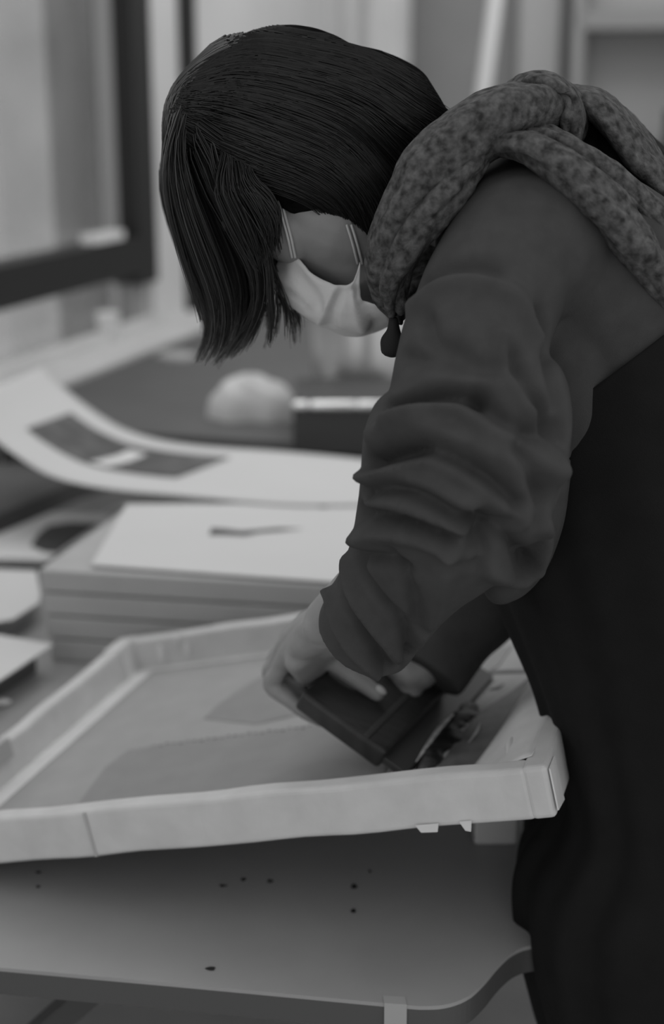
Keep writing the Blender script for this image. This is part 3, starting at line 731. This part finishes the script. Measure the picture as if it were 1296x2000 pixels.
# ---- black apron: one wrapped cloth from below the shoulder blade to the shins
def aring(c, th, a, b, n=140, ph=0.0, fold=0.0):
    hx = -g*math.cos(th)+Z*math.sin(th); out = []
    for j in range(n):
        t = 2*math.pi*j/n; k = 1+1.35*fold*(.55*math.sin(11*t+ph)+.45*math.sin(21*t+1.3+ph*.5)+.25*math.sin(5*t+.6))
        ct, st_ = math.cos(t), math.sin(t)
        out.append(c+hx*a*k*math.copysign(abs(ct)**.85, ct)+lat*b*k*math.copysign(abs(st_)**.85, st_))
    return out
AR = [(1228, 672, 1.37, 40, .190, .184, .0), (1240, 760, 1.37, 37, .185, .187, .006), (1272, 950, 1.37, 27, .178, .190, .012), (1312, 1125, 1.37, 18, .166, .192, .016),
      (1325, 1270, 1.37, 9, .146, .195, .02), (1348, 1400, 1.36, 4, .142, .205, .022), (1355, 1520, 1.355, 0, .142, .21, .022), (1325, 1640, 1.35, 0, .164, .215, .025),
      (1325, 1760, 1.35, 0, .168, .215, .03), (1350, 1900, 1.35, 0, .166, .215, .035), (1395, 2100, 1.35, 0, .165, .21, .04), (1420, 2500, 1.35, 0, .165, .21, .05)]
ctl = cr([[*P(a, b, c), math.radians(t), ra, rb, fo] for a, b, c, t, ra, rb, fo in AR], 130)
rows = [aring(r_[:3], r_[3], r_[4], r_[5], ph=.006*i, fold=r_[6]) for i, r_ in enumerate(ctl)]
rows = [r_+[r_[0]] for r_ in rows]
av, af = grid(rows)
apron = obj('apron', (av, af), M['apron'], pn, smooth=True)
bm = bmesh.new(); bm.from_mesh(apron.data); bmesh.ops.remove_doubles(bm, verts=bm.verts, dist=1e-5); bm.to_mesh(apron.data); bm.free(); apron.data.shade_smooth()
md = apron.modifiers.new('s', 'SOLIDIFY'); md.thickness = .003
for s_ in (-1, 1):
    h_ = hip+lat*.085*s_; kn = A([h_[0]-.02, h_[1], .47]); an = A([h_[0]+.02, h_[1], .09])
    obj('trouser_leg', tube([[*(h_+Z*.03), .095, .10], [*(h_*.5+kn*.5), .085, .09], [*kn, .066, .066], [*(kn*.6+an*.4), .062, .065], [*(an+Z*.03), .055, .058]], tuple(lat), 24, 20), M['trousers'], pn, smooth=True)
    obj('shoe', join(tube([[*(an-Z*.042), .042, .045], [*(an+g*.08-Z*.05), .048, .036], [*(an+g*.18-Z*.062), .042, .024]], tuple(lat), 12, 18)), M['shoe'], pn, smooth=True)

# ---- scarf
def band(pts, seed, n=150, seg=64, lump=.08):
    v, f = tube(pts, tuple(lat), n, seg); v = np.array(v); N = normals(v, f)
    L_ = len(v)//seg; an = np.tile(np.arange(seg)/seg*2*math.pi, L_); sp = np.repeat(np.arange(L_)/L_, seg)
    gro = np.abs(np.sin(1.5*an+2.2*np.sin(3*sp+seed)+seed))**.6+.5*np.abs(np.sin(2.5*an+3*sp+1.7*seed))
    v = v+N*(.0045*(gro-1)+.0022*vnoise(v, 70, seed)+.001*vnoise(v, 190, seed+5))[:, None]
    return v, f
sc = [
 band([Q(778, 618, 1.27, .014, .007), Q(758, 572, 1.265, .022, .012), Q(756, 508, 1.255, .032, .018), Q(793, 422, 1.245, .040, .023), Q(840, 340, 1.24, .045, .027), Q(905, 275, 1.245, .045, .028), Q(975, 235, 1.26, .042, .027), Q(1040, 215, 1.29, .036, .024)], 1),
 band([Q(772, 600, 1.235, .014, .010), Q(768, 545, 1.225, .018, .013), Q(800, 480, 1.215, .020, .014), Q(850, 410, 1.21, .020, .014), Q(900, 350, 1.215, .018, .012), Q(935, 315, 1.23, .012, .008)], 2),
 band([Q(985, 215, 1.33, .03, .010), Q(1015, 180, 1.32, .04, .011), Q(1060, 165, 1.31, .045, .012), Q(1098, 185, 1.30, .045, .012), Q(1118, 225, 1.29, .04, .011), Q(1112, 262, 1.28, .03, .008)], 3),
 band([Q(1125, 195, 1.36, .05, .012), Q(1170, 208, 1.35, .06, .014), Q(1220, 262, 1.34, .06, .015), Q(1275, 335, 1.34, .06, .016), Q(1370, 450, 1.34, .06, .016)], 4),
 band([Q(985, 282, 1.235, .02, .008), Q(1040, 290, 1.215, .025, .012), Q(1110, 335, 1.205, .028, .015), Q(1180, 402, 1.20, .028, .016), Q(1245, 485, 1.20, .026, .016), Q(1310, 575, 1.205, .022, .013)], 5),
 band([Q(1030, 255, 1.26, .02, .008), Q(1090, 272, 1.245, .026, .009), Q(1160, 318, 1.24, .028, .011), Q(1240, 385, 1.24, .028, .012), Q(1330, 470, 1.245, .028, .012)], 6),
 # wraps round the far side of the neck
 band([Q(1040, 215, 1.29, .036, .024), [*(neck_b+lat*.085+Z*.06), .03, .035], [*(H(-.15, .0, .07)), .03, .04], [*(H(-.155, .04, .04)), .025, .025], Q(785, 590, 1.32, .015, .012)], 7)]
sv, sfc = join(*sc); sv = np.array(sv)
sv = sv+normals(sv, sfc)*(.0006*vnoise(sv, 320, 9)+.0003*vnoise(sv, 700, 4))[:, None]
scarf = obj('scarf', (sv, sfc), M['scarf'], pn, smooth=True)
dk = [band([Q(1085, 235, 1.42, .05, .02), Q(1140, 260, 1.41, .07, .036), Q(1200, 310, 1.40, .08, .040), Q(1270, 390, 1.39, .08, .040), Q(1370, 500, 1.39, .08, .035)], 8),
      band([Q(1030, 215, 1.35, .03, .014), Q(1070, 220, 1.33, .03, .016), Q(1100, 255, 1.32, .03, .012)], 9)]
shade_bands = obj('scarf_shade', join(*dk), mat('shaded_wool', .016, .95, .5, 60, .5, 400, spec=.1), scarf, smooth=True)  # darker wool colour stands in for shadow in the scarf's recesses
shade_bands['label'] = 'scarf folds coloured dark to stand in for shadow'
tq = [Q(768, 625, 1.235, .004), Q(768, 645, 1.235, .006), Q(766, 665, 1.235, .0105, .008), Q(765, 684, 1.235, .010, .008)]
tv_, tf_ = tube(tq, tuple(g), 14, 20); obj('tassel', (tv_, tf_), M['tassel'], scarf, smooth=True)

# ---- face mask: duck-bill cup, mirrored about the head's mid plane
def HM(px, py, l): return PP(px, py, HC-lat*l, lat)
edge_px = [(545, 492), (575, 500), (612, 535), (655, 556), (688, 552), (703, 512)]
edge_l = [.040, .052, .058, .060, .058, .056]
mid_px = [(528, 540), (552, 575), (588, 603), (628, 622), (668, 612), (705, 585)]
mid_l = [.030, .046, .052, .050, .054, .054]
fold_px = [(536, 560), (562, 594), (600, 622), (640, 640), (705, 650), (745, 600)]
fold_l = [.018, .028, .030, .028, .036, .046]
rid_px = [(530, 545), (560, 596), (606, 628), (652, 646), (712, 654), (772, 634)]
rid_l = [0, 0, 0, 0, 0, 0]
def mrow(px, l): return [HM(x, y, k) for (x, y), k in zip(px, l)]
near = [mrow(edge_px, edge_l), mrow(mid_px, mid_l), mrow(fold_px, fold_l), mrow(rid_px, rid_l)]
def mir(p): return p+lat*2*np.dot(HC-p, lat)
full = near+[[mir(p) for p in r_] for r_ in near[-2::-1]]
mk = bpy.data.meshes.new('face_mask'); v_, f_ = grid(full)
full_d = np.array(full)                         # densify along the nose-chin direction with pleats
mrows = [cr(r_, 46) for r_ in full]
mcols = [cr([mrows[i][j] for i in range(7)], 50) for j in range(46)]
mv, mf = grid(mcols)
mv = np.array(mv); mN = normals(mv, mf)
mv = mv+mN*((.0016*vnoise(mv, 160, 3)+.0008*vnoise(mv, 420, 8)))[:, None]
MF = [([(652, 566), (642, 590), (630, 612), (622, 630)], .0035, .0035), ([(664, 572), (655, 600), (645, 636)], .004, -.003), ([(688, 575), (692, 600), (700, 630), (708, 648)], .003, .003),
      ([(700, 570), (715, 600), (735, 640)], .005, -.004), ([(715, 560), (745, 600), (765, 628)], .004, .003), ([(540, 545), (570, 560), (600, 590)], .004, .0025), ([(575, 525), (600, 560), (625, 600)], .004, -.003),
      ([(560, 570), (585, 580), (605, 610)], .003, -.0025), ([(600, 530), (630, 565), (640, 600)], .003, .0025)]
mv = folds(mv, mf, MF)
mo = obj('face_mask', (mv, mf), M['mask'], pn, smooth=True)
md = mo.modifiers.new('s', 'SOLIDIFY'); md.thickness = .0012
bodytree = BVHTree.FromPolygons([tuple(q) for q in bv], bf)
def strap(pxs, dx):
    pts = []
    for x, y in pxs:
        h_ = raycast(bodytree, x+dx, y, .003); pts.append(h_ if h_ is not None else HM(x+dx, y, .065))
    return tube([[*p, .0016, .0012] for p in cr(pts, 14)], tuple(lat), 20, 8)
for dx in (0, 9):
    obj('mask_strap', strap([(570, 502), (562, 465), (550, 420), (543, 385), (538, 345)], dx*.7), M['elastic'], mo, smooth=True)
    obj('mask_strap', strap([(698, 514), (692, 490), (685, 465), (677, 440)], dx), M['elastic'], mo, smooth=True)

# ---- hair: dark base volume and combed strands
hp = [ellipsoid(H(.018, -.018, 0), hax, (.108, .101, .088), 28, 16),
      tube([[*P(560, 178, 1.38), .080, .043], [*P(700, 204, 1.38), .088, .052], [*P(800, 250, 1.38), .080, .049], [*P(872, 258, 1.38), .055, .026], [*P(905, 236, 1.38), .03, .010]], tuple(lat), 20, 24),
      tube([[*P(640, 300, 1.38), .088, .06], [*P(735, 355, 1.38), .086, .052], [*P(775, 410, 1.38), .08, .034]], tuple(lat), 14, 24),
      tube([[*P(480, 145, 1.38), .06, .036], [*P(415, 215, 1.38), .072, .034], [*P(385, 285, 1.38), .062, .024]], tuple(lat), 14, 24)]
hv, hf = remesh(hp, .004, 8)
# lower edge of the hair on the temples: pull everything below this line up to it
for (pa, pb) in (((430, 330), (560, 372)), ((560, 372), (700, 462))):
    a_, b_ = P(*pa, 1.38), P(*pb, 1.38); t_ = nrm(b_-a_); n_ = nrm(np.cross(t_, lat)); n_ = n_ if n_[2] < 0 else -n_
    s_ = (hv-a_)@n_; al = (hv-a_)@t_; L_ = np.linalg.norm(b_-a_)
    lo = -1e9 if pa[0] == 430 else 0; hi = 1e9 if pb[0] == 700 else L_
    msk = (s_ > 0) & (al >= lo) & (al <= hi); hv[msk] -= n_*s_[msk][:, None]
cap = obj('hair', (hv, hf), M['haircap'], pn, smooth=True)
htree = BVHTree.FromPolygons([tuple(q) for q in hv], hf)
def strands(G, n, seed, r0, depth=None, jit=7, lift=.004, tone=(.006, .03), clump=0):
    r_ = np.random.default_rng(seed); G = [cr(A(q, float), 26) for q in G]; k = len(G)-1
    V, F, T = [], [], []
    centers = r_.uniform(0, k, clump) if clump else None
    cdep = r_.uniform(0, 1, clump) if clump else None
    cend = r_.uniform(.84, 1.0, clump) if clump else None; cph = r_.uniform(0, 6.28, clump) if clump else None; cam_ = r_.uniform(2, 13, clump) if clump else None
    for s in range(n):
        ph = r_.uniform(0, 6.28, 2); am = r_.uniform(0, jit); end = r_.uniform(.8, 1.0)
        if clump:
            ci = r_.integers(clump); uc = centers[ci]; du = r_.normal()*.22; dd = np.clip(cdep[ci]+r_.normal()*.04, 0, 1)
            end = cend[ci]*(1-.22*r_.uniform()**2)
        else: uc = r_.uniform(0, k-1e-6); du = 0; dd = r_.uniform(); ci = 0
        m = 20; pts = []
        lf = r_.uniform(.0005, lift)
        for t in np.linspace(0, end, m):
            u = min(max(uc+du*(1-.72*t), 0), k-1e-6); i = int(u); w_ = u-i; j = min(int(t*25), 24); f_ = t*25-j
            q = (G[i][j]*(1-w_)+G[i+1][j]*w_)*(1-f_)+(G[i][j+1]*(1-w_)+G[i+1][j+1]*w_)*f_
            if clump: q = q+A([math.sin(5*t+cph[ci])*cam_[ci]*t, 0])
            q = q+A([math.sin(3*t+ph[0])*am, math.sin(2.4*t+ph[1])*am])
            if depth is None:
                hit = raycast(htree, q[0], q[1], lf)
                if hit is None:
                    if pts: break
                    continue
                pts.append(hit)
            else:
                Y = depth[0]+(depth[1]-depth[0])*dd
                fr_ = P(q[0], q[1], Y)
                nb = htree.find_nearest(Vector(fr_)); bs = A(nb[0])+A(nb[1])*lf
                wg = min(1, max(0, (t-.18)/.27)); wg = wg*wg*(3-2*wg)
                fr_ = bs*(1-wg)+fr_*wg
                d_in = htree.find_nearest(Vector(fr_))
                if np.dot(fr_-A(d_in[0]), A(d_in[1])) < lf: fr_ = A(d_in[0])+A(d_in[1])*lf
                pts.append(fr_)
        if len(pts) < 5: continue
        pts = np.array(pts)
        if depth is None:
            pts[1:-1] = .25*pts[:-2]+.5*pts[1:-1]+.25*pts[2:]
        tt = np.linspace(0, 1, len(pts)); rr = r0*(1-.75*tt**2)
        Tn = np.gradient(pts, axis=0); Tn /= np.linalg.norm(Tn, axis=1)[:, None]+1e-9
        side = np.cross(Tn, A([.1, -1, .2])); side /= np.linalg.norm(side, axis=1)[:, None]+1e-9; o2 = np.cross(side, Tn)
        n0 = len(V)
        for a_ in (0, 2.094, 4.189):
            V.extend(pts+(side*math.cos(a_)+o2*math.sin(a_))*rr[:, None])
        L_ = len(pts)
        for j in range(L_-1):
            for c_ in range(3):
                d_ = (c_+1) % 3; F.append((n0+c_*L_+j, n0+d_*L_+j, n0+d_*L_+j+1, n0+c_*L_+j+1))
        T += [tone[0]+(tone[1]-tone[0])*r_.uniform()**2]*(3*L_)
    return V, F, T
side_g = [[(385, 100), (470, 42), (600, 52), (720, 82), (830, 138), (912, 210)],
          [(385, 118), (480, 66), (600, 78), (720, 104), (820, 155), (905, 214)],
          [(365, 155), (470, 125), (600, 145), (720, 185), (810, 250), (875, 290)],
          [(352, 190), (450, 185), (570, 215), (680, 265), (755, 350), (790, 420)],
          [(345, 215), (430, 235), (540, 275), (640, 315), (712, 385), (740, 460)],
          [(345, 240), (420, 285), (510, 325), (600, 360), (662, 405), (692, 470)],
          [(345, 250), (395, 305), (470, 340), (540, 362), (605, 388), (660, 425)]]
front_pre = lambda i: [(445+12*i, 92+15*i), (392+9*i, 132+15*i)]
front_g = [[(352, 190), (322, 285), (322, 380), (345, 470), (378, 560), (402, 640), (385, 712)],
           [(358, 195), (335, 300), (350, 400), (385, 500), (420, 590), (420, 660), (392, 715)],
           [(365, 205), (360, 320), (400, 430), (440, 530), (458, 610), (442, 680), (405, 722)],
           [(375, 220), (392, 330), (440, 430), (482, 520), (492, 590), (472, 655), (428, 715)],
           [(395, 250), (432, 350), (482, 430), (508, 510), (515, 580), (500, 640), (462, 700)]]
front_g = [front_pre(i)+q for i, q in enumerate(front_g)]
wisp_g = [[(400, 260), (450, 360), (500, 440), (525, 520), (522, 590), (520, 640), (505, 700)],
          [(420, 280), (470, 370), (512, 440), (530, 520), (545, 590), (540, 640), (535, 690)],
          [(430, 290), (480, 375), (518, 450), (538, 520), (565, 580), (586, 620), (594, 668)]]
temple_g = [[(360, 215), (400, 320), (440, 400), (480, 480), (505, 545)], [(380, 240), (430, 330), (475, 400), (510, 470), (522, 520)],
            [(400, 260), (450, 335), (495, 390), (525, 450), (532, 505)], [(420, 280), (470, 340), (515, 375), (540, 415), (545, 460)]]
sets = [strands(side_g, 2800, 11, .0008, None, 16, .006, (.003, .020)),
        strands(front_g, 1700, 12, .0009, (1.30, 1.46), 9, .003, (.005, .055), clump=44),
        strands(wisp_g, 300, 13, .0006, (1.30, 1.42), 8, .003, (.01, .05), clump=14),
        strands(temple_g, 1000, 14, .0009, (1.285, 1.33), 10, .003, (.004, .025), clump=60)]
V, F, T = [], [], []
for a_, b_, c_ in sets:
    n0 = len(V); V += list(a_); F += [tuple(i+n0 for i in q) for q in b_]; T += c_
st_o = obj('hair_strands', (V, F), M['hair'], cap, smooth=True, kind='stuff')
at = st_o.data.color_attributes.new('tone', 'FLOAT_COLOR', 'POINT')
arr = np.ones((len(V), 4)); arr[:, :3] = np.array(T)[:, None]; at.data.foreach_set('color', arr.ravel())
